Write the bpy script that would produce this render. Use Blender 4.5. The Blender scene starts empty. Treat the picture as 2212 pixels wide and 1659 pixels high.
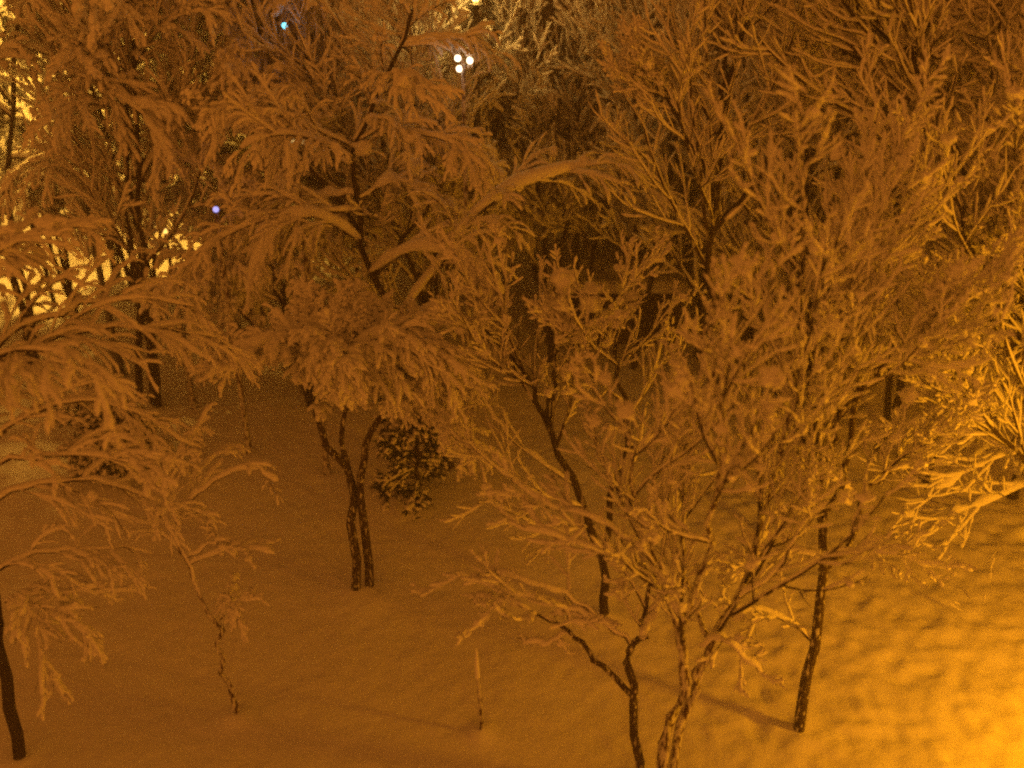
import bpy, math
import numpy as np
from mathutils import Vector

S = bpy.context.scene
COL = S.collection
rad = math.radians

# ------------------------------------------------------------------ camera, world, light, exposure
CAM_H, PITCH = 7.0, rad(27.0)
PW, PH, PF = 2212.0, 1659.0, 2171.0          # picture size the measurements were taken at, focal length in its pixels
cam_d = bpy.data.cameras.new('camera')
cam = bpy.data.objects.new('camera', cam_d)
COL.objects.link(cam)
cam.location = (0, 0, CAM_H)
cam.rotation_euler = (math.pi / 2 - PITCH, 0, 0)
cam_d.sensor_width = 36.0
cam_d.lens = 36.0 * PF / PW
cam_d.clip_end = 600
cam_d.dof.use_dof = True
cam_d.dof.focus_distance = 9.8
cam_d.dof.aperture_fstop = 0.62
S.camera = cam

w = bpy.data.worlds.new('World')
S.world = w
w.use_nodes = True
bg = w.node_tree.nodes['Background']
# night cloud lit by a town's sodium lamps: brightest low down and on the town's side, behind the camera
wn, wl = w.node_tree.nodes, w.node_tree.links
wt = wn.new('ShaderNodeTexCoord'); ws = wn.new('ShaderNodeSeparateXYZ')
wl.new(wt.outputs['Generated'], ws.inputs['Vector'])
up = wn.new('ShaderNodeMapRange'); up.inputs['From Min'].default_value = 0.0; up.inputs['From Max'].default_value = 0.75
up.inputs['To Min'].default_value = 0.92; up.inputs['To Max'].default_value = 0.13
wl.new(ws.outputs['Z'], up.inputs['Value'])
tw = wn.new('ShaderNodeMapRange'); tw.inputs['From Min'].default_value = -1; tw.inputs['From Max'].default_value = 1
tw.inputs['To Min'].default_value = 1.45; tw.inputs['To Max'].default_value = 0.75
wl.new(ws.outputs['Y'], tw.inputs['Value'])
mu = wn.new('ShaderNodeMath'); mu.operation = 'MULTIPLY'
wl.new(up.outputs['Result'], mu.inputs[0]); wl.new(tw.outputs['Result'], mu.inputs[1])
wl.new(mu.outputs['Value'], bg.inputs['Strength'])
bg.inputs['Color'].default_value = (1.0, 0.278, 0.026, 1)

S.view_settings.view_transform = 'Standard'
S.view_settings.look = 'None'
S.view_settings.gamma = 1
S.view_settings.exposure = 0.0
S.cycles.use_denoising = False
S.cycles.filter_width = 2.3
S.cycles.max_bounces = 5
S.cycles.diffuse_bounces = 4
S.cycles.volume_bounces = 1
S.cycles.sample_clamp_indirect = 2.0
S.cycles.sample_clamp_direct = 6.0

# ------------------------------------------------------------------ helpers
F_ = np.array([0, math.cos(PITCH), -math.sin(PITCH)])
U_ = np.array([0, math.sin(PITCH), math.cos(PITCH)])
R_ = np.array([1.0, 0, 0])
C_ = np.array([0, 0, CAM_H])

def ray(u, v):
    return F_ * PF + R_ * (u - PW / 2) + U_ * (PH / 2 - v)

def G(u, v, z=0.0):                           # where that sight line meets the ground
    d = ray(u, v)
    return C_ + d * ((z - CAM_H) / d[2])

def P(u, v, y):                               # where it crosses the plane at distance y
    d = ray(u, v)
    return C_ + d * (y / d[1])

def lattice(ix, iy, iz, seed):
    h = (ix.astype(np.uint64) * np.uint64(73856093)) ^ (iy.astype(np.uint64) * np.uint64(19349663)) ^ \
        (iz.astype(np.uint64) * np.uint64(83492791)) ^ np.uint64(seed * 2654435761 % (1 << 32))
    h = (h ^ (h >> np.uint64(13))) * np.uint64(1274126177)
    h = h ^ (h >> np.uint64(16))
    return (h & np.uint64(0xFFFFFF)).astype(np.float64) / float(0xFFFFFF)

def noise3(p, scale, seed=1):                 # smooth value noise in -1..1
    q = np.asarray(p, float) / scale + 1000.0
    i = np.floor(q).astype(np.int64)
    f = q - i
    f = f * f * (3 - 2 * f)
    out = 0
    for a in (0, 1):
        for b in (0, 1):
            for c in (0, 1):
                wgt = (f[..., 0] if a else 1 - f[..., 0]) * (f[..., 1] if b else 1 - f[..., 1]) * (f[..., 2] if c else 1 - f[..., 2])
                out = out + wgt * lattice(i[..., 0] + a, i[..., 1] + b, i[..., 2] + c, seed)
    return out * 2 - 1

def norm(a):
    return a / np.maximum(np.linalg.norm(a, axis=-1, keepdims=True), 1e-9)

class Geo:                                    # gathers quads and triangles, links them as one mesh object
    def __init__(self):
        self.v, self.f, self.n = [], [], 0
    def add(self, verts, faces):
        self.v.append(np.asarray(verts, float).reshape(-1, 3))
        self.f.append(np.asarray(faces, np.int64) + self.n)
        self.n += len(self.v[-1])
    def build(self, name, mat, parent=None, smooth=True):
        me = bpy.data.meshes.new(name)
        V = np.concatenate(self.v).astype(np.float32)
        me.vertices.add(len(V))
        me.vertices.foreach_set('co', V.ravel())
        loops = np.concatenate([f.ravel() for f in self.f]).astype(np.int32)
        tot = np.concatenate([np.full(len(f), f.shape[1], np.int32) for f in self.f])
        st = np.concatenate([[0], np.cumsum(tot)[:-1]]).astype(np.int32)
        me.loops.add(len(loops)); me.loops.foreach_set('vertex_index', loops)
        me.polygons.add(len(tot)); me.polygons.foreach_set('loop_start', st); me.polygons.foreach_set('loop_total', tot)
        me.polygons.foreach_set('use_smooth', np.full(len(tot), smooth))
        me.update(calc_edges=True)
        me.materials.append(mat)
        o = bpy.data.objects.new(name, me)
        COL.objects.link(o)
        if parent: o.parent = parent
        return o

def frames(pts):
    T = np.gradient(pts, axis=1)
    T = norm(T)
    up = np.array([0, 0, 1.0])
    side = np.cross(T, up)
    l = np.linalg.norm(side, axis=-1, keepdims=True)
    alt = np.cross(T, np.array([0.35, -0.94, 0.0]))
    k = np.clip(l / 0.25, 0, 1)
    side = norm(side * k + norm(alt) * (1 - k) * 0.25)
    upp = norm(np.cross(side, T))
    return T, side, upp

def ring_faces(B, N, Sd):
    b = np.arange(B)[:, None, None] * N * Sd
    n = np.arange(N - 1)[None, :, None] * Sd
    s = np.arange(Sd)[None, None, :]
    s2 = (s + 1) % Sd
    return np.stack([b + n + s, b + n + s2, b + n + Sd + s2, b + n + Sd + s], -1).reshape(-1, 4)

def tubes(geo, pts, r, sides):
    B, N, _ = pts.shape
    T, side, upp = frames(pts)
    a = np.arange(sides) / sides * 2 * math.pi
    V = pts[:, :, None, :] + r[:, :, None, None] * (np.cos(a)[None, None, :, None] * side[:, :, None, :] + np.sin(a)[None, None, :, None] * upp[:, :, None, :])
    geo.add(V, ring_faces(B, N, sides))

def snow_tubes(geo, pts, rb, wdt, rng, sides=7, gap=0.12, cover=0.92, steep=0.55):
    B, N, _ = pts.shape
    keep = rng.random(B) < cover
    pts, rb = pts[keep], rb[keep]
    B = len(pts)
    if not B: return
    T, side, upp = frames(pts)
    lump = 0.62 + 0.55 * rng.random((B, N)) + 0.28 * rng.random((B, 1))
    lump *= np.where(rng.random((B, N)) < gap, 0.30, 1.0)
    lump[:, 0] *= 0.35
    lump[:, -1] *= 0.45
    if N > 5: lump[:, -2] *= 1.15
    st = 1 - steep * np.abs(T[..., 2]) ** 2
    wd = (wdt * lump * st)
    a = np.arange(sides) / sides * 2 * math.pi
    ca, sa = np.cos(a), np.sin(a)
    sz = np.where(sa > 0, sa * 1.05, sa * 0.42)
    jit = 1 + 0.22 * (rng.random((B, N, sides)) - 0.5)
    V = pts[:, :, None, :] + (rb * 0.55)[:, :, None, None] * upp[:, :, None, :] + \
        (wd[:, :, None] * jit)[..., None] * (ca[None, None, :, None] * side[:, :, None, :]) + \
        (wd[:, :, None] * jit)[..., None] * (sz[None, None, :, None] * upp[:, :, None, :]) + \
        (wd * 0.30)[:, :, None, None] * upp[:, :, None, :]
    geo.add(V, ring_faces(B, N, sides))

def _ico():
    t = (1 + 5 ** 0.5) / 2
    v = np.array([[-1, t, 0], [1, t, 0], [-1, -t, 0], [1, -t, 0], [0, -1, t], [0, 1, t], [0, -1, -t], [0, 1, -t], [t, 0, -1], [t, 0, 1], [-t, 0, -1], [-t, 0, 1]], float)
    f = [[0, 11, 5], [0, 5, 1], [0, 1, 7], [0, 7, 10], [0, 10, 11], [1, 5, 9], [5, 11, 4], [11, 10, 2], [10, 7, 6], [7, 1, 8],
         [3, 9, 4], [3, 4, 2], [3, 2, 6], [3, 6, 8], [3, 8, 9], [4, 9, 5], [2, 4, 11], [6, 2, 10], [8, 6, 7], [9, 8, 1]]
    v = list(norm(v))
    for _ in range(2):
        cache, nf = {}, []
        def mid(a, b):
            k = (min(a, b), max(a, b))
            if k not in cache:
                m = v[a] + v[b]
                v.append(m / np.linalg.norm(m)); cache[k] = len(v) - 1
            return cache[k]
        for a, b, c in f:
            x, y, z = mid(a, b), mid(b, c), mid(c, a)
            nf += [[a, x, z], [b, y, x], [c, z, y], [x, y, z]]
        f = nf
    return np.array(v), np.array(f)
ICO_V, ICO_F = _ico()

def blobs(geo, cen, size, rng, flat=0.8):     # lumpy pats of snow
    B = len(cen)
    if not B: return
    v = ICO_V[None] * np.ones((B, 1, 1))
    ph = rng.random((B, 1, 3)) * 50
    d = 1 + 0.5 * noise3(v + ph, 0.7, 5) + 0.24 * noise3(v + ph, 0.3, 6)
    st = 1 + 0.5 * (rng.random((B, 1, 3)) - 0.5)
    v = v * d[..., None] * st
    v[..., 2] *= flat
    V = cen[:, None, :] + v * np.asarray(size).reshape(-1, 1, 1)
    f = (ICO_F[None] + (np.arange(B) * len(ICO_V))[:, None, None]).reshape(-1, 3)
    geo.add(V, f)

def resample(pts, N):                          # smooth curve through the given joints
    p = np.asarray(pts, float)
    if len(p) == 2:
        t = np.linspace(0, 1, N)[:, None]
        return p[0] * (1 - t) + p[1] * t
    e = np.vstack([2 * p[0] - p[1], p, 2 * p[-1] - p[-2]])
    out = []
    M = len(p) - 1
    for s in np.linspace(0, M - 1e-6, N):
        i = int(s); t = s - i
        a, b, c, d = e[i], e[i + 1], e[i + 2], e[i + 3]
        out.append(0.5 * (2 * b + (c - a) * t + (2 * a - 5 * b + 4 * c - d) * t * t + (3 * b - a - 3 * c + d) * t ** 3))
    return np.array(out)

def seg_len(pts):
    return np.linalg.norm(np.diff(pts, axis=1), axis=-1).sum(1)

def spawn(par, pr, n_per, t0, t1, ang, frac, N, trop, wander, rng, flat=0.7, minlen=0.08, maxlen=9.0, out=None):
    B, M, _ = par.shape
    L = seg_len(par)
    cnt = np.maximum(1, np.round(n_per * np.ones(B) * (0.75 + 0.5 * rng.random(B)))).astype(int)
    idx = np.repeat(np.arange(B), cnt)
    K = len(idx)
    start = np.concatenate([[0], np.cumsum(cnt)[:-1]])
    k = np.arange(K) - start[idx]
    t = t0 + (t1 - t0) * (k + rng.random(K)) / cnt[idx]
    s = t * (M - 1)
    i = np.clip(s.astype(int), 0, M - 2)
    f = (s - i)[:, None]
    pos = par[idx, i] * (1 - f) + par[idx, i + 1] * f
    T = norm(par[idx, i + 1] - par[idx, i])
    r0 = pr[idx, i] * (1 - f[:, 0]) + pr[idx, i + 1] * f[:, 0]
    q = rng.normal(size=(K, 3)); q[:, 2] *= flat
    if out is not None: q = q * 0.5 + out
    q = norm(q - (q * T).sum(1, keepdims=True) * T)
    a = np.radians(ang[0] + (ang[1] - ang[0]) * rng.random(K))[:, None]
    d = norm(np.cos(a) * T + np.sin(a) * q)
    ln = np.clip(L[idx] * (frac[0] + (frac[1] - frac[0]) * rng.random(K)) * (1.12 - 0.55 * t), minlen, maxlen)
    pts = np.empty((K, N, 3)); pts[:, 0] = pos
    tr = np.asarray(trop, float)
    for j in range(1, N):
        d = norm(d + tr * (j / N) / (N - 1) * 2 + wander * rng.normal(size=(K, 3)) / math.sqrt(N))
        pts[:, j] = pts[:, j - 1] + d * (ln / (N - 1))[:, None]
    rr = (r0 * 0.62)[:, None] * np.linspace(1, 0.4, N)[None]
    return pts, np.maximum(rr, 0.0022)

# ------------------------------------------------------------------ materials
def new_mat(name):
    m = bpy.data.materials.new(name); m.use_nodes = True
    return m, m.node_tree.nodes, m.node_tree.links, m.node_tree.nodes['Principled BSDF']

def snow_material(name, scale, bump):
    m, n, l, b = new_mat(name)
    b.inputs['Base Color'].default_value = (0.84, 0.84, 0.86, 1)
    b.inputs['Roughness'].default_value = 0.85
    b.inputs['Specular IOR Level'].default_value = 0.15
    tc = n.new('ShaderNodeTexCoord'); no = n.new('ShaderNodeTexNoise'); bp = n.new('ShaderNodeBump')
    no.inputs['Scale'].default_value = scale; no.inputs['Detail'].default_value = 4
    bp.inputs['Strength'].default_value = bump; bp.inputs['Distance'].default_value = 0.03
    l.new(tc.outputs['Object'], no.inputs['Vector']); l.new(no.outputs['Fac'], bp.inputs['Height']); l.new(bp.outputs['Normal'], b.inputs['Normal'])
    return m

def bark_material(name, col, patch, scale=14.0):
    m, n, l, b = new_mat(name)
    tc = n.new('ShaderNodeTexCoord'); no = n.new('ShaderNodeTexNoise'); cr = n.new('ShaderNodeValToRGB')
    no.inputs['Scale'].default_value = scale; no.inputs['Detail'].default_value = 3
    e = cr.color_ramp.elements
    e[0].position, e[0].color = patch, (*col, 1)
    e[1].position, e[1].color = patch + 0.12, (0.66, 0.66, 0.68, 1)   # snow blown into the bark
    mp = n.new('ShaderNodeMapping'); mp.inputs['Scale'].default_value = (1, 1, 0.3)
    l.new(tc.outputs['Object'], mp.inputs['Vector']); l.new(mp.outputs['Vector'], no.inputs['Vector'])
    l.new(no.outputs['Fac'], cr.inputs['Fac']); l.new(cr.outputs['Color'], b.inputs['Base Color'])
    n2 = n.new('ShaderNodeTexNoise'); n2.inputs['Scale'].default_value = 45; bp = n.new('ShaderNodeBump')
    bp.inputs['Strength'].default_value = 0.6; bp.inputs['Distance'].default_value = 0.01
    l.new(n2.outputs['Fac'], bp.inputs['Height']); l.new(bp.outputs['Normal'], b.inputs['Normal'])
    b.inputs['Roughness'].default_value = 0.9
    return m

def plain(name, col, rough=0.6, metal=0.0):
    m, n, l, b = new_mat(name)
    no = n.new('ShaderNodeTexNoise'); no.inputs['Scale'].default_value = 9
    mx = n.new('ShaderNodeMixRGB'); mx.inputs['Color1'].default_value = (*[c * 0.8 for c in col], 1); mx.inputs['Color2'].default_value = (*[min(1, c * 1.2) for c in col], 1)
    l.new(no.outputs['Fac'], mx.inputs['Fac']); l.new(mx.outputs['Color'], b.inputs['Base Color'])
    b.inputs['Roughness'].default_value = rough; b.inputs['Metallic'].default_value = metal
    return m

def glow(name, col, s):
    m, n, l, b = new_mat(name)
    b.inputs['Base Color'].default_value = (*col, 1)
    b.inputs['Emission Color'].default_value = (*col, 1); b.inputs['Emission Strength'].default_value = s
    return m

M_SNOW = snow_material('snow_on_twigs', 30, 0.5)
M_GROUND = snow_material('snow_on_ground', 9, 0.45)
M_BARK = bark_material('dark_bark', (0.034, 0.022, 0.017), 0.64)
M_BARK_SNOWY = bark_material('snow_plastered_bark', (0.10, 0.06, 0.045), 0.42, 34)
M_BARK_FLECK = bark_material('snow_flecked_bark', (0.05, 0.032, 0.024), 0.56, 42)
M_TWIG = bark_material('twig_bark', (0.045, 0.028, 0.02), 0.55)
M_NEEDLE = plain('dark_needles', (0.012, 0.020, 0.012), 0.7)
M_METAL = plain('grey_painted_metal', (0.12, 0.12, 0.12), 0.5, 0.3)
M_WOOD = plain('dark_brown_boards', (0.05, 0.03, 0.022), 0.8)

def empty(name, loc, label, cat, group=None):
    o = bpy.data.objects.new(name, None); COL.objects.link(o)
    o.location = Vector(loc); o.empty_display_size = 0.2
    o['label'] = label; o['category'] = cat
    if group: o['group'] = group
    return o


def lamp_light(name, loc, col, power, radius, parent, spot=None):
    d = bpy.data.lights.new(name, 'SPOT' if spot else 'POINT')
    d.color = col; d.energy = power; d.shadow_soft_size = radius
    if spot: d.spot_size, d.spot_blend = rad(spot), 1.0
    o = bpy.data.objects.new(name, d); COL.objects.link(o)
    o.parent = parent; o.location = loc
    return o
SODIUM, YELLOW, WHITE = (1.0, 0.35, 0.003), (1.0, 0.47, 0.050), (1.0, 0.53, 0.095)

# ------------------------------------------------------------------ the snow field
def axis(a0, a1, fine, far):
    core = np.arange(a0, a1, fine)
    lo, hi, s = [], [], fine
    x = a0
    while x > far[0]:
        s *= 1.16; x -= s; lo.append(x)
    s, x = fine, core[-1]
    while x < far[1]:
        s *= 1.16; x += s; hi.append(x)
    return np.concatenate([lo[::-1], core, hi])

xs = axis(-6.5, 7.5, 0.045, (-190, 190))
ys = axis(5.0, 13.0, 0.045, (-40, 260))
X, Y = np.meshgrid(xs, ys)
FEET = [(*G(u, v)[:2], r) for u, v, r in ((45, 1648, .28), (515, 1545, .14), (1040, 1580, .12), (785, 1275, .34), (1306, 1335, .2), (1378, 1702, .2), (1425, 1735, .26), (1725, 1580, .2), (302, 865, .3), (872, 1085, .3))]
def ground_z(x, y):
    p = np.stack([x, y, np.zeros_like(x)], -1)
    near = np.exp(-np.maximum(0, np.hypot(x, y - 9) - 8) / 6)
    near = near * (0.25 + 0.75 * np.clip((x - 0.3) / 2.5, 0, 1))
    z = 0.06 * noise3(p, 2.6, 11) + 0.018 * noise3(p, 0.9, 12)
    for fx, fy, r in FEET: z = z + 0.06 * np.exp(-((x - fx) ** 2 + (y - fy) ** 2) / r ** 2)     # snow banked round the trunks
    pits = noise3(p, 0.18, 13)
    z = z + near * (0.024 * pits - 0.07 * np.clip(noise3(p, 0.16, 14) - 0.45, 0, 1) + 0.020 * noise3(p, 0.10, 15))
    return z
Z = ground_z(X, Y)
g = Geo()
nx, ny = len(xs), len(ys)
ii = (np.arange(ny - 1)[:, None] * nx + np.arange(nx - 1)[None]).ravel()
g.add(np.stack([X, Y, Z], -1), np.stack([ii, ii + 1, ii + nx + 1, ii + nx], -1))
gr = g.build('ground', M_GROUND); gr['kind'] = 'structure'
def gz(x, y): return float(ground_z(np.array([x]), np.array([y]))[0])

# ------------------------------------------------------------------ trees
STY = {
    'conifer': dict(n1=34, a1=(78, 100), f1=(0.34, 0.46), tr1=(0, 0, -0.45), n2=14, a2=(40, 65), f2=(0.3, 0.5), tr2=(0, 0, -0.3),
                    n3=8, a3=(30, 60), f3=(0.3, 0.5), tr3=(0, 0, -0.4), w=(0.03, 0.04, 0.03), t0=0.06, wander=0.10, steep=0.35, cover=0.45),
    'droop':   dict(n1=9, a1=(45, 75), f1=(0.28, 0.48), tr1=(0, 0, -0.9), n2=14, a2=(25, 55), f2=(0.26, 0.46), tr2=(0, 0, -0.8),
                    n3=9, a3=(20, 45), f3=(0.30, 0.55), tr3=(0, 0, -0.9), w=(0.036, 0.029, 0.0195), t0=0.42, wander=0.24, steep=0.35),
    'upright': dict(n1=10, a1=(18, 42), f1=(0.30, 0.50), tr1=(0, 0, 0.75), n2=9, a2=(20, 48), f2=(0.28, 0.55), tr2=(0, 0, 0.6),
                    n3=6, a3=(20, 50), f3=(0.30, 0.60), tr3=(0, 0, 0.35), w=(0.027, 0.022, 0.0165), t0=0.34, wander=0.17, steep=0.5, steep1=0.85),
}

def make_tree(name, label, base, stems, style='droop', seed=1, limbs=(), bark=None, clumps=40, clump_size=(0.03, 0.065),
              extra_blobs=(), group=None, cat='tree', dens=1.0, wscale=1.0, needles=False, limb_w=1.25, tip_w=0.9, **over):
    """stems, limbs: lists of (joints in metres, radius at foot, radius at tip)."""
    rng = np.random.default_rng(seed)
    st = dict(STY[style]); st.update(over)
    base = np.array([base[0], base[1], gz(base[0], base[1]) - 0.05])
    root = empty(name, base, label, cat, group)
    loc = lambda p: np.asarray(p, float) - base
    g0, g1, gs = Geo(), Geo(), Geo()
    S0 = np.stack([resample(loc(p), 18) for p, a, b in stems])
    S0[:, 1:-1] += 0.02 * rng.normal(size=S0[:, 1:-1].shape) * np.array([1, 1, 0.3])
    R0 = np.stack([np.linspace(1, 0, 18) ** 1.1 * (a - b) + b for p, a, b in stems])
    tubes(g0, S0, R0, 10)
    P1, R1 = spawn(S0, R0, st['n1'] * dens, st['t0'], 0.98, st['a1'], st['f1'], 14, st['tr1'], st['wander'], rng, 0.75, 0.3, 2.6)
    P1b = []
    if limbs:
        LP = np.stack([resample(loc(p), 14) for p, a, b in limbs])
        LP[:, 1:] += 0.012 * rng.normal(size=LP[:, 1:].shape)
        LR = np.stack([np.linspace(a, b, 14) for p, a, b in limbs])
        P1 = np.concatenate([P1, LP]); R1 = np.concatenate([R1, LR])
    # stems' own tips carry shoots like a branch does
    tips = S0[:, 9:]
    tip14 = np.stack([resample(t, 14) for t in tips]); tr14 = np.repeat(R0[:, 12:13], 14, 1) * np.linspace(1, 0.5, 14)
    PP, RR = np.concatenate([P1, tip14]), np.concatenate([R1, tr14])
    P2, R2 = spawn(PP, RR, st['n2'] * dens, 0.14, 0.99, st['a2'], st['f2'], 9, st['tr2'], st['wander'], rng, 0.7, 0.14, 0.85)
    P3, R3 = spawn(P2, R2, st['n3'], 0.15, 1.0, st['a3'], st['f3'], 6, st['tr3'], st['wander'], rng, 0.8, 0.08, 0.34)
    zmin = 0.12
    ok = (P3[:, :, 2].min(1) > zmin); P3, R3 = P3[ok], R3[ok]
    ok = (P2[:, :, 2].min(1) > zmin); P2, R2 = P2[ok], R2[ok]
    if needles: R2, R3 = np.full(R2.shape, 0.012), np.linspace(0.016, 0.006, 6)[None] * np.ones((len(R3), 1))
    tubes(g1, P1, R1, 6); tubes(g1, P2, R2 if needles else np.minimum(R2, 0.008), 4); tubes(g1, P3, R3 if needles else np.minimum(R3, 0.0042), 3)
    w1, w2, w3 = (x * wscale for x in st['w'])
    s = st['steep']
    cov = st.get('cover', 0.92)
    nl = len(limbs)
    snow_tubes(gs, P1[:len(P1) - nl], R1[:len(P1) - nl], w1, rng, 8, 0.14, 1.0, max(s, st.get('steep1', s)))
    if nl: snow_tubes(gs, P1[-nl:], R1[-nl:], w1 * limb_w, rng, 8, 0.12, 1.0, s)
    snow_tubes(gs, tip14, tr14, w1 * tip_w, rng, 8, 0.34, 1.0, max(s, st.get('steep1', s)))
    snow_tubes(gs, P2, np.minimum(R2, 0.008), w2, rng, 7, 0.12, cov, s)
    snow_tubes(gs, P3, np.minimum(R3, 0.0042), w3, rng, 6, 0.10, cov, s)
    if clumps:
        src = np.concatenate([P2[:, rng.integers(2, 9)], P1[:, rng.integers(4, 14)]])
        pick = src[rng.integers(0, len(src), clumps)]
        sz = clump_size[0] + (clump_size[1] - clump_size[0]) * rng.random(clumps) ** 2
        blobs(gs, pick + np.array([0, 0, 0.02]), sz, rng)
    if len(extra_blobs):
        allp = np.concatenate([P1.reshape(-1, 3), P2.reshape(-1, 3), tip14.reshape(-1, 3)])
        eb = np.array([allp[np.argmin(np.linalg.norm(allp - loc(c), axis=1))] for c, r in extra_blobs])   # each pat sits on a branch
        blobs(gs, eb + np.array([0, 0, 0.03]), [r * 0.85 for c, r in extra_blobs], rng, 0.8)
    # a little collar of snow round the foot
    g0.build('trunk', bark or M_BARK, root)
    g1.build('branches', M_NEEDLE if needles else M_TWIG, root)
    gs.build('snow_cover', M_SNOW, root)
    return root

def px(y, *uv):                                # joints from sight lines at distance y (third value: metres further off)
    return [P(a[0], a[1], y + (a[2] if len(a) > 2 else 0)) for a in uv]

# A  far left, black trunk
b = G(45, 1648); y = b[1]
make_tree('drooping_tree', 'tree with a thick black trunk at the left edge and long arching boughs', b,
    [(px(y, (45, 1655), (8, 1440), (-22, 1250), (-45, 1000), (-80, 740), (-90, 560)), 0.054, 0.026)],
    'droop', 11, [
    (px(y, (-30, 1010), (0, 935, .1), (150, 868, .3), (280, 885, .5), (430, 975, .7)), 0.022, 0.006),
    (px(y, (-40, 1000), (100, 985, -.1), (250, 992, -.2), (340, 1010, -.3)), 0.016, 0.005),
    (px(y, (-20, 1240), (60, 1203), (200, 1185, .2), (330, 1192, .4)), 0.016, 0.005),
    (px(y, (10, 1300), (60, 1287), (170, 1278, .1), (270, 1275, .2)), 0.014, 0.004),
    (px(y, (20, 1290), (60, 1310, -.1), (92, 1395, -.2), (135, 1503, -.3)), 0.014, 0.004),
    (px(y, (20, 1290), (100, 1320, -.1), (170, 1350, -.2), (200, 1395, -.2)), 0.012, 0.004),
    (px(y, (-40, 1090), (100, 1040, .2), (260, 1050, .4), (400, 1120, .5)), 0.016, 0.005),
    (px(y, (-60, 860), (100, 745, .4), (300, 705, .8), (480, 730, 1.2)), 0.022, 0.006),
    (px(y, (-60, 800), (60, 700, .4), (250, 650, .8), (420, 660, 1.0)), 0.022, 0.006)],
    dens=0.75, clumps=20, t0=0.55, n3=7, w=(0.026, 0.023, 0.018), f2=(0.3, 0.5), limb_w=0.95)

# B thin sapling left of centre
b = G(515, 1545); y = b[1]
make_tree('sapling', 'thin crooked sapling with a sparse crown, right of the black trunk at the left edge', b,
    [(px(y, (515, 1548), (482, 1455), (474, 1375), (447, 1312), (400, 1205), (372, 1090), (350, 980)), 0.028, 0.009),
     (px(y, (474, 1375), (480, 1340), (500, 1290)), 0.010, 0.005)],
    'droop', 12, [
    (px(y, (400, 1205), (330, 1140), (250, 1120), (180, 1150)), 0.010, 0.004),
    (px(y, (380, 1120), (450, 1050), (540, 1010), (600, 1040)), 0.010, 0.004),
    (px(y, (400, 1205), (470, 1170), (520, 1180)), 0.008, 0.003)],
    bark=M_BARK_SNOWY, dens=0.45, clumps=6, n2=7, n3=5, w=(0.026, 0.022, 0.016), t0=0.6)

# C short stake
b = G(1040, 1580); y = b[1]
g0, gs = Geo(), Geo()
base = np.array([b[0], b[1], gz(b[0], b[1]) - 0.05])
root = empty('wooden_stake', base, 'short thin stake plastered with snow standing alone on the open snow', 'stake')
sp = resample(np.array(px(y, (1042, 1590), (1036, 1500), (1030, 1440))) - base, 10)[None]
tubes(g0, sp, np.linspace(0.022, 0.018, 10)[None], 8)
rng = np.random.default_rng(3)
tp = resample(np.array(px(y, (1033, 1470), (1030, 1440), (1029, 1400))) - base, 8)[None]
tubes(gs, tp, np.array([[0.012, 0.022, 0.024, 0.021, 0.022, 0.017, 0.013, 0.004]]), 8)
g0.build('pole', M_BARK_SNOWY, root); gs.build('snow_cap', M_SNOW, root)

# D twin trunk in the middle
b = G(785, 1275); y = b[1]
make_tree('drooping_tree', 'tree with two close dark trunks on the open snow and a low domed crown', b,
    [(px(y, (768, 1280), (767, 1080), (738, 1000), (692, 930), (690, 860), (702, 790), (690, 730)), 0.052, 0.016),
     (px(y, (798, 1280, .05), (786, 1100), (790, 965), (830, 890, .1), (900, 815, .2), (940, 770, .3)), 0.052, 0.016),
     (px(y, (767, 1085), (746, 990), (742, 900), (752, 820, -.2), (760, 750, -.3)), 0.036, 0.014)],
    'droop', 14, [
    (px(y, (740, 800), (800, 735, -.4), (900, 745, -.6), (980, 830, -.7)), 0.02, 0.006),
    (px(y, (700, 800), (640, 740, -.3), (560, 740, -.5), (500, 800, -.6)), 0.02, 0.006),
    (px(y, (720, 800), (720, 745, -.6), (720, 790, -1.1)), 0.02, 0.006),
    (px(y, (880, 830), (930, 820, .1), (990, 900, .2), (1020, 990, .2)), 0.016, 0.005)],
    bark=M_BARK_FLECK, dens=2.0, limb_w=1.8, t0=0.78, clumps=60, f1=(0.24, 0.42), f2=(0.26, 0.46), tr1=(0, 0, -0.6), tr2=(0, 0, -0.6), wscale=1.15)

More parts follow.
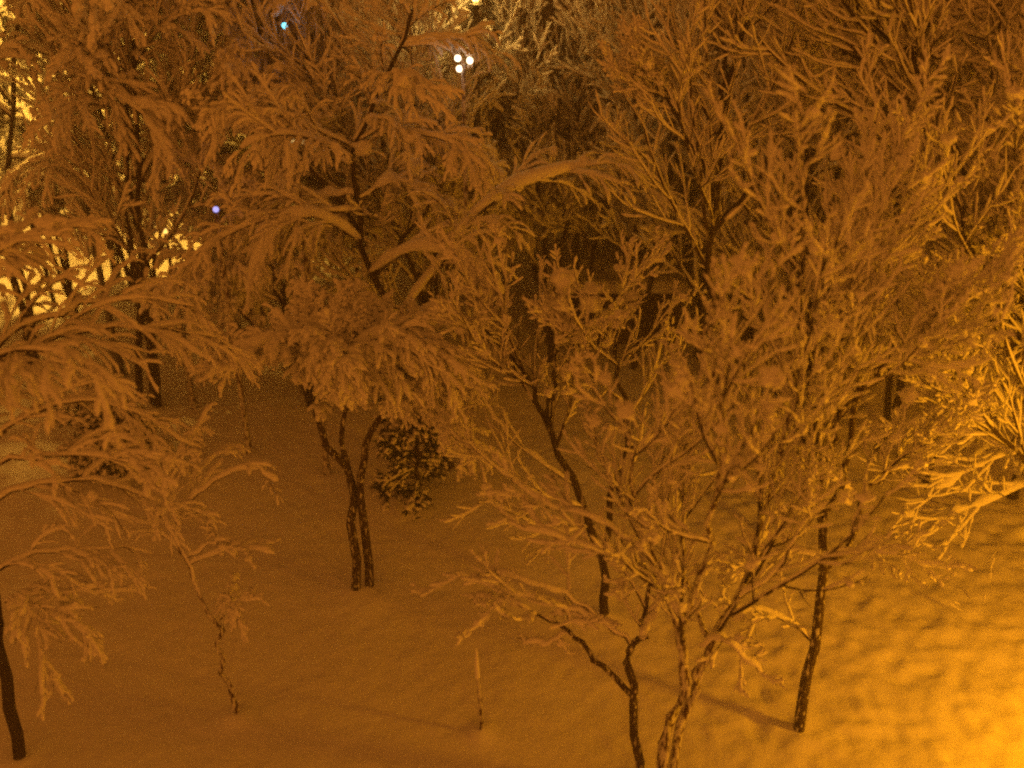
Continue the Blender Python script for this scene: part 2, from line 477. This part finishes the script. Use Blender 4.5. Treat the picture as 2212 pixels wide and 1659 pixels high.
# E leaning tree behind D
b = G(975, 1010); y = b[1]
make_tree('drooping_tree', 'tall leaning tree behind the twin trunk, its dark stem showing above the domed crown', b,
    [(px(y, (975, 1015), (930, 850), (870, 730), (850, 690), (805, 600), (778, 500), (766, 365), (760, 320), (800, 240), (850, 130), (890, 20)), 0.055, 0.02),
     (px(y, (805, 600), (900, 480, .3), (960, 380, .4), (1000, 300, .5)), 0.03, 0.012),
     (px(y, (778, 500), (700, 400, .3), (620, 310, .5), (570, 220, .7)), 0.03, 0.012)],
    'droop', 15, [
    (px(y, (860, 700), (960, 560, -.2), (1010, 480, -.3), (1100, 410, -.4), (1210, 375, -.4), (1330, 350, -.4), (1400, 410, -.4)), 0.028, 0.008),
    (px(y, (800, 590), (900, 540, -.5), (1000, 560, -.8), (1080, 640, -1)), 0.02, 0.006),
    (px(y, (780, 520), (680, 470, -.4), (600, 500, -.6), (540, 600, -.8)), 0.02, 0.006),
    (px(y, (770, 420), (700, 430, .3), (620, 480, .4), (560, 560, .5)), 0.02, 0.006),
    (px(y, (775, 430), (850, 395, .2), (920, 430, .3), (960, 520, .3)), 0.02, 0.006)],
    dens=0.85, t0=0.5, clumps=60, wscale=1.15, limb_w=2.1, tip_w=2.0, steep1=0.93,
    extra_blobs=[(P(745, 345, y - .05), .10), (P(775, 320, y - .05), .11), (P(800, 260, y - .05), .09), (P(820, 215, y), .08), (P(880, 300, y), .1),
                 (P(1190, 380, y - .4), .09), (P(1250, 365, y - .4), .1), (P(1130, 405, y - .4), .09), (P(1060, 440, y - .35), .08), (P(1330, 355, y - .4), .08)])

# F slim dark forked tree right of centre
b = G(1306, 1335); y = b[1]
make_tree('upright_tree', 'slim tree whose bare dark stem forks in a narrow V just above the ground', b,
    [(px(y, (1306, 1340), (1300, 1215), (1243, 1050), (1183, 920), (1145, 830), (1090, 760), (1040, 705)), 0.050, 0.012),
     (px(y, (1300, 1218), (1320, 1080, .1), (1345, 960, .2), (1350, 880, .2), (1330, 780, .2), (1325, 700, .2), (1305, 630, .2)), 0.035, 0.012),
     (px(y, (1183, 920), (1195, 820, -.1), (1205, 740, -.1), (1245, 690, -.1)), 0.025, 0.010)],
    'upright', 16, [
    (px(y, (1260, 1095), (1150, 1060, -.1), (1060, 1000, -.2), (1000, 950, -.3)), 0.012, 0.004),
    (px(y, (1275, 1140), (1180, 1145, -.1), (1090, 1100, -.2), (1030, 1080, -.3)), 0.012, 0.004),
    (px(y, (1240, 1050), (1120, 960, .1), (1060, 890, .2), (1020, 800, .2)), 0.012, 0.004),
    (px(y, (1330, 1020), (1400, 960, .2), (1440, 880, .3), (1460, 780, .3)), 0.012, 0.004)],
    dens=0.85, t0=0.38, clumps=60, cover=0.85,
    extra_blobs=[(P(1268, 650, y + .15), .13), (P(1215, 615, y + .1), .11), (P(1285, 630, y + .2), .12), (P(1235, 600, y + .15), .10), (P(1260, 720, y + .2), .16),
                 (P(1300, 700, y + .2), .1), (P(1215, 830, y - .1), .07), (P(1220, 860, y - .1), .07)])

# G nearest thin trunk, bough swept to the left
b = G(1378, 1702); y = b[1]
make_tree('upright_tree', 'near tree with a thin straight dark trunk and a bough swept out left', b,
    [(px(y, (1380, 1710), (1371, 1500), (1363, 1395), (1385, 1365, .1), (1400, 1280, .2), (1390, 1180, .2)), 0.042, 0.012),
     (px(y, (1369, 1505), (1295, 1432), (1243, 1375), (1180, 1338), (1110, 1300), (1060, 1290)), 0.026, 0.008)],
    'upright', 17, [
    (px(y, (1363, 1395), (1310, 1345), (1230, 1290), (1150, 1262), (1065, 1232)), 0.014, 0.005),
    (px(y, (1300, 1340), (1220, 1310), (1100, 1280), (960, 1238)), 0.008, 0.003),
    (px(y, (1243, 1375), (1215, 1372), (1180, 1390), (1140, 1388)), 0.008, 0.003),
    (px(y, (1220, 1290), (1225, 1330), (1260, 1350), (1320, 1345)), 0.008, 0.003),
    (px(y, (1385, 1375), (1420, 1310, .2), (1470, 1260, .3)), 0.012, 0.004)],
    bark=M_BARK_FLECK, dens=0.42, t0=0.62, clumps=24, n2=7, n3=5, limb_w=1.2)

# H nearest snow plastered trunks
b = G(1425, 1735); y = b[1]
make_tree('upright_tree', 'near tree with rough snow-plastered double trunk at the bottom edge and broad twiggy crown', b,
    [(px(y, (1420, 1745), (1445, 1590), (1472, 1450), (1470, 1380), (1440, 1280, .1), (1392, 1150, .2), (1365, 1010, .2), (1350, 900, .2)), 0.052, 0.012),
     (px(y, (1440, 1740, .1), (1485, 1500, .1), (1535, 1400, .1), (1598, 1285, .2), (1650, 1110, .3), (1710, 920, .4), (1740, 760, .4)), 0.044, 0.012),
     (px(y, (1470, 1400), (1485, 1330), (1530, 1190), (1560, 1010, -.2), (1545, 830, -.2), (1520, 700, -.2)), 0.035, 0.010),
     (px(y, (1535, 1400, .1), (1500, 1300, .4), (1470, 1150, .6), (1480, 980, .8), (1500, 830, .9)), 0.028, 0.010)],
    'upright', 18, [
    (px(y, (1510, 1395), (1560, 1380), (1600, 1420), (1650, 1455)), 0.010, 0.004),
    (px(y, (1440, 1290), (1340, 1200), (1240, 1170), (1100, 1130)), 0.014, 0.004),
    (px(y, (1420, 1230), (1310, 1130), (1200, 1100), (1110, 1040)), 0.012, 0.004),
    (px(y, (1600, 1290), (1680, 1230), (1740, 1130), (1790, 1080)), 0.014, 0.004)],
    bark=M_BARK_SNOWY, dens=0.72, t0=0.36, clumps=60, cover=0.85)

# I right trunk with the long shadow
b = G(1725, 1580); y = b[1]
make_tree('upright_tree', 'tall tree whose single trunk casts a long shadow beside the brightly lit snow', b,
    [(px(y, (1724, 1590), (1748, 1450), (1765, 1330), (1775, 1200), (1772, 1080), (1762, 960), (1755, 800), (1742, 620), (1725, 470)), 0.052, 0.014),
     (px(y, (1772, 1235), (1830, 1185, .1), (1870, 1070, .2), (1960, 985, .3), (2060, 900, .3)), 0.032, 0.010),
     (px(y, (1772, 1080), (1800, 935, -.1), (1880, 825, -.2), (1970, 748, -.2), (2060, 620, -.2)), 0.032, 0.010),
     (px(y, (1774, 1130), (1830, 1000, .3), (1862, 750, .4), (1880, 560, .5), (1900, 380, .5)), 0.032, 0.010)],
    'upright', 19, [
    (px(y, (1752, 1385), (1692, 1335, -.1), (1612, 1316, -.2), (1550, 1320, -.3)), 0.014, 0.004),
    (px(y, (1775, 1205), (1860, 1180, -.1), (1930, 1195, -.2), (2020, 1225, -.3)), 0.012, 0.004),
    (px(y, (1775, 1205), (1700, 1190), (1620, 1215), (1550, 1240)), 0.012, 0.004),
    (px(y, (1770, 1100), (1660, 1020, .2), (1620, 900, .3), (1600, 760, .3)), 0.016, 0.004)],
    bark=M_BARK_FLECK, dens=1.0, t0=0.40, clumps=80, cover=0.88)

# J right edge, close to the lamp
b = np.array([5.7, 9.3, 0]); y = b[1]
make_tree('upright_tree', 'brightly lit tree at the right edge whose leaning top forks at the top right corner', b,
    [(px(y, (2350, 1330), (2300, 900), (2180, 560), (2090, 368), (2024, 264), (1984, 167), (1973, 110), (1900, 68), (1828, -15)), 0.055, 0.020),
     (px(y, (1976, 115), (2012, 20), (2022, -60)), 0.022, 0.012),
     (px(y, (2240, 720), (2300, 400), (2240, 150), (2190, 60), (2140, -40)), 0.035, 0.014),
     (px(y, (2300, 900), (2200, 720, -.3), (2130, 560, -.4), (2110, 430, -.4)), 0.035, 0.012),
     (px(y, (2310, 960), (2240, 760, -.6), (2200, 560, -.8), (2190, 330, -.8)), 0.035, 0.012),
     (px(y, (2320, 1000), (2200, 820, .2), (2080, 700, .3), (2030, 560, .4)), 0.030, 0.012)],
    'upright', 20, [
    (px(y, (1980, 115), (2030, 118), (2075, 130), (2120, 122)), 0.018, 0.007),
    (px(y, (2330, 1150), (2200, 1330, -.5), (2140, 1335, -.7), (2105, 1365, -.8)), 0.014, 0.004),
    (px(y, (2310, 1000), (2180, 1060, -.4), (2080, 1100, -.5), (1985, 1165, -.6)), 0.014, 0.004),
    (px(y, (2310, 950), (2160, 890, -.3), (2060, 880, -.4), (1960, 930, -.5)), 0.014, 0.004),
    (px(y, (2320, 1050), (2220, 980, -.4), (2120, 1000, -.6), (2020, 1060, -.7)), 0.014, 0.004)],
    dens=1.5, t0=0.22, clumps=70, wscale=1.05, limb_w=2.0, tip_w=1.6, f1=(0.26, 0.42))

# second tree at the right edge
b = np.array([P(2440, 1330, 8.3)[0], 8.3, 0]); y = b[1]
make_tree('upright_tree', 'golden lit bushy tree cut off by the right edge at mid height', b,
    [(px(y, (2440, 1330), (2350, 1080), (2260, 880), (2160, 690), (2090, 520), (2060, 380)), 0.04, 0.012),
     (px(y, (2430, 1300), (2340, 1000), (2250, 750), (2205, 560), (2180, 400)), 0.035, 0.012),
     (px(y, (2390, 1200), (2230, 1010, -.2), (2100, 870, -.3), (1990, 720, -.3)), 0.03, 0.010)],
    'upright', 31, dens=1.2, t0=0.3, clumps=90, wscale=1.1, tip_w=1.3)

# L upright behind, top right of centre
b = G(1650, 1150); y = b[1]
make_tree('upright_tree', 'tree with slanting dark trunk and upright lit twigs reaching the top edge', b,
    [(px(y, (1650, 1158), (1635, 950), (1585, 740), (1545, 650), (1530, 560), (1545, 430), (1560, 250), (1600, 100), (1625, -20)), 0.055, 0.016),
     (px(y, (1545, 430), (1480, 280), (1420, 190), (1370, 150)), 0.03, 0.010),
     (px(y, (1555, 320), (1570, 150), (1550, 20), (1530, -60)), 0.03, 0.010),
     (px(y, (1540, 500), (1640, 380), (1690, 250), (1720, 120)), 0.03, 0.010)],
    'upright', 21, dens=1.1, t0=0.45, clumps=60, wscale=1.1, tip_w=1.5)

# N background left, dark trunk before the lit clearing
b = G(302, 865); y = b[1]
make_tree('drooping_tree', 'tree with a straight black trunk standing before the bright yellow clearing on the left', b,
    [(px(y, (303, 870), (303, 650), (305, 530), (290, 440), (275, 360), (270, 210), (285, 100), (280, -20)), 0.055, 0.02),
     (px(y, (285, 385), (335, 330), (380, 290), (430, 200)), 0.04, 0.012),
     (px(y, (271, 215), (215, 172), (150, 138), (80, 60)), 0.03, 0.012)],
    'droop', 22, [
    (px(y, (280, 380), (180, 330, -.3), (80, 350, -.5), (0, 420, -.6)), 0.02, 0.006),
    (px(y, (290, 400), (400, 350, -.3), (500, 380, -.4), (570, 460, -.5)), 0.02, 0.006)],
    dens=0.95, t0=0.62, clumps=50, wscale=1.2)

# O twin trunk far
b = G(1197, 695); y = b[1]
make_tree('upright_tree', 'far tree with two dark parallel stems above the low snow-topped shed', b,
    [(px(y, (1198, 700), (1166, 620), (1150, 540), (1140, 420), (1160, 250), (1165, 60)), 0.07, 0.018),
     (px(y, (1198, 700, .1), (1182, 600, .1), (1178, 540, .1), (1178, 400, .1), (1230, 240, .1)), 0.06, 0.018)],
    'droop', 23, dens=1.1, t0=0.45, clumps=50, wscale=1.3)

# R dark V of stems left of D
b = G(678, 880); y = b[1]
make_tree('drooping_tree', 'tree whose dark stems make a V, left of the leaning tree', b,
    [(px(y, (680, 885), (668, 810), (645, 735), (600, 620), (560, 480), (540, 330)), 0.07, 0.016),
     (px(y, (672, 880), (640, 800), (600, 745), (540, 690), (470, 600), (430, 480)), 0.055, 0.014)],
    'droop', 24, dens=1.0, t0=0.42, clumps=60, wscale=1.2)


# spruces: dark boughs with little snow
def spruce(name, label, base, h, seed, **k):
    b = np.array(base); top = b + np.array([0.05, 0, h])
    return make_tree(name, label, b, [([b, b + np.array([0, 0.02, h * 0.5]), top], 0.03 + 0.01 * h, 0.008)], 'conifer', seed, cat='tree', needles=True, clumps=25, **k)
spruce('young_spruce', 'small almost black spruce under the domed crown, right of the twin trunk', G(905, 1075), 1.75, 41, cover=0.22, w=(0.016, 0.03, 0.02), f1=(0.24, 0.34))
spruce('spruce', 'large dark spruce far back, its black gaps showing right of the arching snowy bough', G(1450, 600), 4.8, 42, cover=0.75, n1=52)
b = G(245, 1010)
make_tree('evergreen_bush', 'low black evergreen bush capped with snow under the long arching boughs', b,
    [([b, b + [0.02, 0, 0.5], b + [0.05, 0, 0.95]], 0.04, 0.01), ([b + [0.1, 0, 0], b + [0.3, 0, 0.4], b + [0.45, 0, 0.75]], 0.03, 0.01),
     ([b, b + [-0.2, 0, 0.4], b + [-0.32, 0.1, 0.8]], 0.03, 0.01)], 'conifer', 43, cat='bush', needles=True, clumps=14, n1=16, n2=10, cover=0.3, f1=(0.4, 0.6))

# low shed with snow on its roof
def box(geo, lo, hi):
    x0, y0, z0 = lo; x1, y1, z1 = hi
    v = [[x0, y0, z0], [x1, y0, z0], [x1, y1, z0], [x0, y1, z0], [x0, y0, z1], [x1, y0, z1], [x1, y1, z1], [x0, y1, z1]]
    geo.add(v, [[0, 3, 2, 1], [4, 5, 6, 7], [0, 1, 5, 4], [1, 2, 6, 5], [2, 3, 7, 6], [3, 0, 4, 7]])
b = G(1330, 745); x0, x1 = P(1180, 700, b[1])[0] - b[0], P(1470, 700, b[1])[0] - b[0]
root = empty('low_shed', (b[0], b[1], 0), 'low dark board shed under a thick flat snow cover, seen through the twigs', 'shed')
hgt = P(1330, 632, b[1])[2]
gw, gt, gs = Geo(), Geo(), Geo()
nb = 7
for i in range(nb):
    z0 = -0.1 + i * (hgt + 0.1) / nb
    box(gw, (x0, 0.003 * (i % 2), z0), (x1, 1.5, z0 + (hgt + 0.1) / nb - 0.012))
gw.build('wall', M_WOOD, root, False)
box(gt, (x0 - 0.1, -0.12, hgt), (x1 + 0.1, 1.6, hgt + 0.06)); gt.build('roof', M_WOOD, root, False)
nxs, nys = 40, 24
A, B = np.meshgrid(np.linspace(-1, 1, nxs), np.linspace(-1, 1, nys))
edge = np.clip((1 - A ** 10) * (1 - B ** 10), 0, 1) ** 0.4
zz = hgt + 0.05 + 0.2 * edge + 0.03 * noise3(np.stack([A * 2, B * 1.5, A * 0], -1), 0.5, 3) * edge
ii = (np.arange(nys - 1)[:, None] * nxs + np.arange(nxs - 1)[None]).ravel()
gs.add(np.stack([(x0 + x1) / 2 + A * ((x1 - x0) / 2 + 0.12), 0.74 + B * 0.9, zz], -1), np.stack([ii, ii + 1, ii + nxs + 1, ii + nxs], -1))
gs.build('snow_cover', M_SNOW, root)

# ------------------------------------------------------------------ lamps
def lathe(geo, prof, cen, n=16):
    a = np.arange(n) / n * 2 * math.pi
    pr = np.asarray(prof, float)
    V = np.stack([cen[0] + pr[:, :1] * np.cos(a), cen[1] + pr[:, :1] * np.sin(a), cen[2] + pr[:, 1:] + 0 * a], -1)
    geo.add(V, ring_faces(1, len(pr), n))
M_BULB = {}
def street_lamp(label, x, y, h, col, power, radius=0.1, group=None, glow_s=30, spot=None):
    root = empty('street_lamp', (x, y, gz(x, y)), label, 'street lamp', group)
    g1, g2, g3 = Geo(), Geo(), Geo()
    lathe(g1, [(0.09, -0.1), (0.09, 0.5), (0.05, 0.6), (0.04, h - 0.22), (0.001, h - 0.22)], (0, 0, 0))
    lathe(g2, [(0.001, 0.10), (0.05, 0.09), (0.11, 0.02), (0.12, 0.0), (0.11, 0.0), (0.001, 0.03)], (0, 0, h + 0.22))
    for q in range(3):
        a = q * 2.094 + 0.6
        tubes(g2, np.linspace([0.09 * math.cos(a), 0.09 * math.sin(a), h - 0.22], [0.11 * math.cos(a), 0.11 * math.sin(a), h + 0.225], 4)[None], np.full((1, 4), 0.006), 6)
    lathe(g2, [(0.001, -0.03), (0.10, -0.02), (0.10, 0.0), (0.001, 0.01)], (0, 0, h - 0.22))
    lathe(g3, [(0.001, -0.06), (0.03, -0.05), (0.045, 0.0), (0.03, 0.05), (0.001, 0.06)], (0, 0, h - 0.14))
    gs = Geo(); blobs(gs, np.array([[0, 0, h + 0.35]]), [0.12], np.random.default_rng(int(h * 100)), 0.5)
    g1.build('pole', M_METAL, root); g2.build('lamp_shade', M_METAL, root)
    k = tuple(col)
    if k not in M_BULB: M_BULB[k] = glow('lamp_bulb_glow', col, glow_s)
    g3.build('bulb', M_BULB[k], root); gs.build('snow_cap', M_SNOW, root)
    lamp_light('lamp_light', (0, 0, h + 0.0), col, power, radius, root, spot)
    return root
street_lamp('low orange sodium lamp at the corner of the brightly lit snow', 5.6, 5.2, 2.0, SODIUM, 450, 0.20)
street_lamp('added orange fill lamp unseen beyond the right edge, brightening the right crowns', 8.6, 11.0, 5.9, SODIUM, 3000, 0.20)  # added out of view to lift the upper crowns on the right
street_lamp('yellow lamp standing in the bright clearing at the left', -8.6, 19.6, 5.4, YELLOW, 4200, 0.12, spot=122)
street_lamp('yellow lamp hidden behind the crowns at the top edge, left of the cyan light', -4.5, 15.0, 5.9, YELLOW, 150, 0.08)
street_lamp('yellow lamp glowing through the crowns in the top left corner', -6.1, 14.0, 5.2, YELLOW, 420, 0.07)
street_lamp('pale lamp on a pole lighting a snowy crown at the top middle', -0.45, 13.1, 5.8, WHITE, 32, 0.08)
street_lamp('yellow lamp behind the low shed', 3.4, 24.5, 5.4, YELLOW, 220, 0.12)

def globe_lamp(label, u, v, y, r, col, s, group=None, globes=((0, 0),)):
    p = P(u, v, y)
    root = empty('globe_lamp', (p[0], p[1], gz(p[0], p[1])), label, 'lamp', group)
    g1 = Geo(); lathe(g1, [(0.05, -0.1), (0.04, 0.4), (0.022, p[2] - r), (0.001, p[2] - r)], (0, 0, 0)); g1.build('pole', M_BARK_SNOWY, root)
    m = glow('globe_glow', col, s)
    for dx, dz in globes:
        g2 = Geo(); g2.add(ICO_V * r + np.array([dx, 0, p[2] + dz]), ICO_F); g2.build('globe', m, root)
    return root
globe_lamp('cluster of round white lamps glowing between the branches at the top', 1000, 135, 11.25, 0.036, (1, 0.80, 0.5), 3.5, None, ((-0.055, 0.025), (-0.04, -0.085), (0.075, 0.0)))
globe_lamp('cyan light glowing near the top left of the picture', 615, 60, 12.8, 0.032, (0.15, 0.8, 1.0), 3)
globe_lamp('blue light glowing through the boughs on the left', 466, 450, 11.7, 0.036, (0.4, 0.42, 1.0), 1.2)
globe_lamp('small yellow light left of the leaning tree', 636, 305, 11.2, 0.026, (1, 0.66, 0.2), 6)
globe_lamp('round yellow light above the bright clearing', 356, 495, 13.0, 0.036, (1, 0.55, 0.12), 2)

# ------------------------------------------------------------------ the thicket behind
rng = np.random.default_rng(77)
protos = []
LAB = ['snow-laden tree in the dim thicket filling the top left of the photo',
       'snow-laden tree in the brown thicket filling the top middle of the photo',
       'snow-laden tree in the dark thicket filling the top right of the photo']
GRP = ['thicket at the top left', 'thicket at the top middle', 'thicket at the top right']
def proto(i):
    r = np.random.default_rng(500 + i)
    b = np.array([0.0, 20.0, 0.0]); h = 4.6 + 0.3 * i
    lean = r.normal(size=(3, 2)) * 0.45
    st = []
    for k in range(2 + i % 2):
        st.append(([b + [0.05 * k, 0, 0], b + [lean[k, 0] * 0.4, lean[k, 1] * 0.4, h * 0.4], b + [lean[k, 0] * 1.3 + 0.3 * (k - .5), lean[k, 1] * 1.3, h * 0.75], b + [lean[k, 0] * 1.9 + 0.6 * (k - .5), lean[k, 1] * 2, h]], 0.05 - 0.01 * k, 0.014))
    return make_tree('snowy_tree', LAB[0], b, st, 'droop' if i % 3 else 'upright', 600 + i, group=GRP[0], dens=1.4, t0=0.22, clumps=50, wscale=1.55)
protos = [proto(i) for i in range(5)]
def clear(x, y):
    # the lit clearing on the left and its sight line
    d = abs(x - (-7.85) * y / 18.3)
    return y < 19.5 and d < 1.3
spots = []
y = 15.5
while y < 62:
    step = 2.3 + (y - 15) * 0.03
    hw = 0.56 * y + 2.0
    for x in np.arange(-hw, hw, step):
        p = (x + rng.normal() * 0.55, y + rng.normal() * 0.55)
        if clear(*p): continue
        if y < 19 and -0.5 < p[0] < 3.2: continue
        if abs(p[0] + 8.6) < 1.2 and abs(p[1] - 19.6) < 1.2: continue
        spots.append(p)
    y += step
MID = [(-7.2, 13.6), (-6.0, 15.6), (-3.4, 14.6), (-1.4, 15.2), (0.6, 14.4), (3.7, 11.6), (4.9, 13.6), (2.9, 16.2), (1.9, 14.2), (5.3, 10.9), (7.2, 10.4), (4.3, 12.6), (-6.5, 16.3), (-8.3, 16.9), (-7.7, 18.3), (5.0, 11.7), (-5.5, 17.7), (-1.0, 12.9), (3.8, 15.0), (8.0, 16.0), (6.9, 12.0), (8.2, 14.2), (6.0, 16.5), (-4.4, 16.4), (1.0, 17.2), (-9.6, 14.5), (-5.2, 13.0)]
spots = [m + (1,) for m in MID] + [m + (0,) for m in spots] + [(1.1, 14.9, 1), (2.9, 12.8, 1), (3.0, 14.6, 1), (-7.6, 16.0, 1), (6.3, 10.6, 1)]
fresh = list(protos)
for (x, y, mid) in spots:
    src = protos[rng.integers(0, len(protos))]
    if fresh: o = src = fresh.pop()
    else:
        o = src.copy(); COL.objects.link(o)
        for ch in src.children:
            c = ch.copy(); COL.objects.link(c); c.parent = o
    sc = 0.85 + 0.4 * rng.random()
    o.location = (x, y, gz(x, y) - 0.05); o.rotation_euler = (0, 0, rng.random() * 6.28); o.scale = (sc, sc, sc * (0.95 + 0.2 * rng.random()))
    z = 0 if x < -0.14 * y else (1 if x < 0.17 * y else 2)
    o['label'], o['group'] = LAB[z], GRP[z]
    if mid: o['label'], o['group'] = 'snow-laden tree in the middle distance, between the near trees and the dim thicket', 'trees in the middle distance'

# ------------------------------------------------------------------ the snowy air of the night
hz = Geo(); box(hz, (-210, -60, -1.6), (210, 300, 9.6))
hm = bpy.data.materials.new('snowy_air'); hm.use_nodes = True
hn = hm.node_tree.nodes; hn.remove(hn['Principled BSDF'])
pv = hn.new('ShaderNodeVolumePrincipled'); pv.inputs['Color'].default_value = (0.95, 0.95, 0.95, 1); pv.inputs['Density'].default_value = 0.007
pv.inputs['Anisotropy'].default_value = 0.2
hm.node_tree.links.new(pv.outputs['Volume'], hn['Material Output'].inputs['Volume'])
ho = hz.build('haze', hm, None, False); ho['kind'] = 'stuff'
